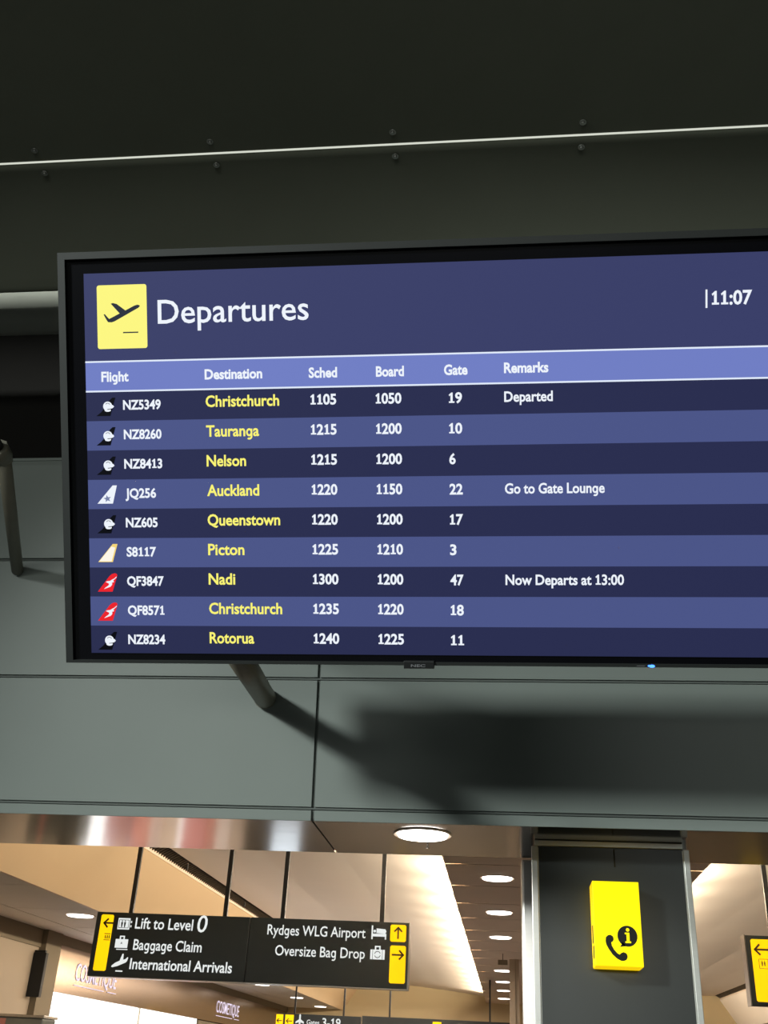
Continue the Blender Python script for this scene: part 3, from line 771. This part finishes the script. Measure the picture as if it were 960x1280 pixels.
x, y = sp_(464, 1174)
m1 = MB().box(x, x+0.010, y, y+0.088, 0.0015, 0.002).box(x+0.010, x+0.102, y+0.018, y+0.036, 0.0015, 0.002).box(x+0.092, x+0.102, y, y+0.036, 0.0015, 0.002)
m1.poly([(0.034, 0.040), (0.094, 0.036), (0.102, 0.052), (0.094, 0.066), (0.034, 0.070)], 0.002, x, y, 1, 1).disc(x+0.022, y+0.052, 0.002, 0.009, n=12)
part('bed_symbol', m1, 'white_lit', sg)
mb = MB(); q = slab(mb, 487.5, 1177, 508, 1156.5); part('arrow_panel', mb, 'yellow_side', sg, 'yellow square with an up arrow')
part('arrow_symbol', arrow(MB(), (q[0]+q[2])/2, (q[1]+q[3])/2, 0.0035, 0.072, 90, 0.011), 'icon_brown', sg)
mb = MB(); q = slab(mb, 486, 1229, 507.5, 1182.5); part('arrow_panel', mb, 'yellow_side', sg, 'yellow panel with a right arrow')
part('arrow_symbol', arrow(MB(), (q[0]+q[2])/2-0.002, q[3]-0.058, 0.0035, 0.078, 0, 0.011), 'icon_brown', sg)

# second sign, cut by the right edge of the frame
rs = thing('direction_sign', 'charcoal hanging sign to the right of the column with a yellow left-arrow panel', 'sign', upright(1.545, YS, 0.478+H))
part('housing', MB().box(0, 1.10, 0, SH+0.004, -SD, 0), 'sign_black', rs, bevel=0.004)
part('end_trim', MB().box(-0.006, 0.001, -0.003, SH+0.007, -SD, 0.003), 'sign_edge', rs, 'grey metal end face')
for x in (0.184, 0.90):
    part('hanger', MB().box(x-0.0145, x+0.0145, SH, SH+0.65, -0.07, -0.045), 'rod', rs)
part('arrow_panel', MB().prism([(0.040, 0.022), (0.167, 0.022), (0.175, 0.03), (0.175, SH-0.027), (0.167, SH-0.019), (0.040, SH-0.019), (0.032, SH-0.027), (0.032, 0.03)], 0, 0.003), 'yellow_side', rs, 'yellow panel with a left arrow')
part('arrow_symbol', arrow(MB(), 0.098, SH-0.082, 0.0036, 0.088, 180, 0.012), 'icon_brown', rs)
mb = MB()
xx0, yy0, ss = 0.072, SH-0.195, 0.056
for a, b, c, d in ((0, 0, 1, 0), (1, 0, 1, 1), (1, 1, 0, 1), (0, 1, 0, 0)):
    mb.line(xx0+a*ss, yy0+b*ss, xx0+c*ss, yy0+d*ss, 0.003, 0.0036)
persons(mb, xx0+0.34*ss, yy0+0.5*ss, 0.0036, 0.8*ss)
part('small_lift_symbol', mb, 'icon_brown', rs)
part('sign_text', text_mb('Baggage Claim', 0.30, 0.2, 0.002, 0.066, 0.55, 0.012), 'white_lit', rs)

# far sign across the corridor
YF = 16.0
fs = thing('gate_sign', 'distant black hanging sign for gates 3-19 low across the corridor', 'sign', upright(-3.25, YF, 0.26+H))
part('left_housing', MB().box(0, 1.2, 0, 0.395, -0.1, 0), 'sign_black', fs)
part('right_housing', MB().box(1.22, 3.36, 0, 0.408, -0.1, 0), 'sign_black', fs)
for x in (0.25, 0.95, 1.6, 3.0):
    part('hanger', MB().box(x-0.012, x+0.012, 0.39, 0.395+0.75, -0.06, -0.04), 'rod', fs)
part('arrow_panel', MB().box(0.0, 0.10, 0.02, 0.38, 0, 0.004), 'yellow_side', fs)
part('arrow_panel', MB().box(0.13, 0.25, 0.02, 0.38, 0, 0.004), 'yellow_side', fs)
part('arrow_symbol', arrow(arrow(MB(), 0.05, 0.30, 0.005, 0.07, 180, 0.012), 0.19, 0.30, 0.005, 0.08, 180, 0.012), 'icon_brown', fs)
part('arrow_panel', MB().box(2.21, 2.33, 0.02, 0.375, 0, 0.004), 'yellow_side', fs)
part('aeroplane_symbol', MB().poly([(-0.05, -0.01), (-0.05, 0.01), (-0.01, 0.035), (-0.01, 0.08), (0.0, 0.095), (0.01, 0.08), (0.01, 0.035), (0.05, 0.01), (0.05, -0.01), (0.01, 0.005), (0.01, -0.045), (0.025, -0.06), (-0.025, -0.06), (-0.01, -0.045), (-0.01, 0.005)], 0.003, 0.34, 0.285, 1.2, 1.2), 'white_lit', fs)
part('sign_text', text_mb('Gates', 0.44, 0.265, 0.003, 0.062, 0.18, 0.01), 'white_lit', fs)
part('sign_text', text_mb('3-19', 0.66, 0.25, 0.003, 0.105, 0.26, 0.015), 'white_lit', fs)
part('sign_text', text_mb('Rydges WLG Airport', 1.34, 0.225, 0.003, 0.08, 0.84, 0.01), 'white_lit', fs)

# slim pale post and small projecting sign by the jamb
po = structure('pillar', MB().box(0.02, 0.13, 13.0, 13.25, 0, LH), 'left_wall')
part('pillar_edge', MB().box(0.085, 0.09, 12.992, 13.0, 0, LH), 'olive', po)
ps = thing('small_hanging_sign', 'tiny dark hanging sign under the boards beside the steel jamb', 'sign', upright(-0.105, 12.4, 1.085+H))
part('sign_body', MB().box(0, 0.105, 0, 0.05, -0.03, 0), 'olive', ps)
part('hanger', MB().box(0.05, 0.056, 0.05, 0.115, -0.02, -0.014), 'rod', ps)

to = thing('added_totem', 'unseen white lit totem on the corridor floor, added for the glow in the steel soffit', 'display', (-3.55, 17.0, 0))  # invented and out of view; put in for the bright patch in the soffit
part('totem_body', MB().box(-0.25, 0.25, 0.0, 0.12, 0.0, 1.0), 'steel_rim', to)
part('totem_face', MB().box(-0.22, 0.22, -0.01, 0.0, 0.05, 0.95), 'totem', to)
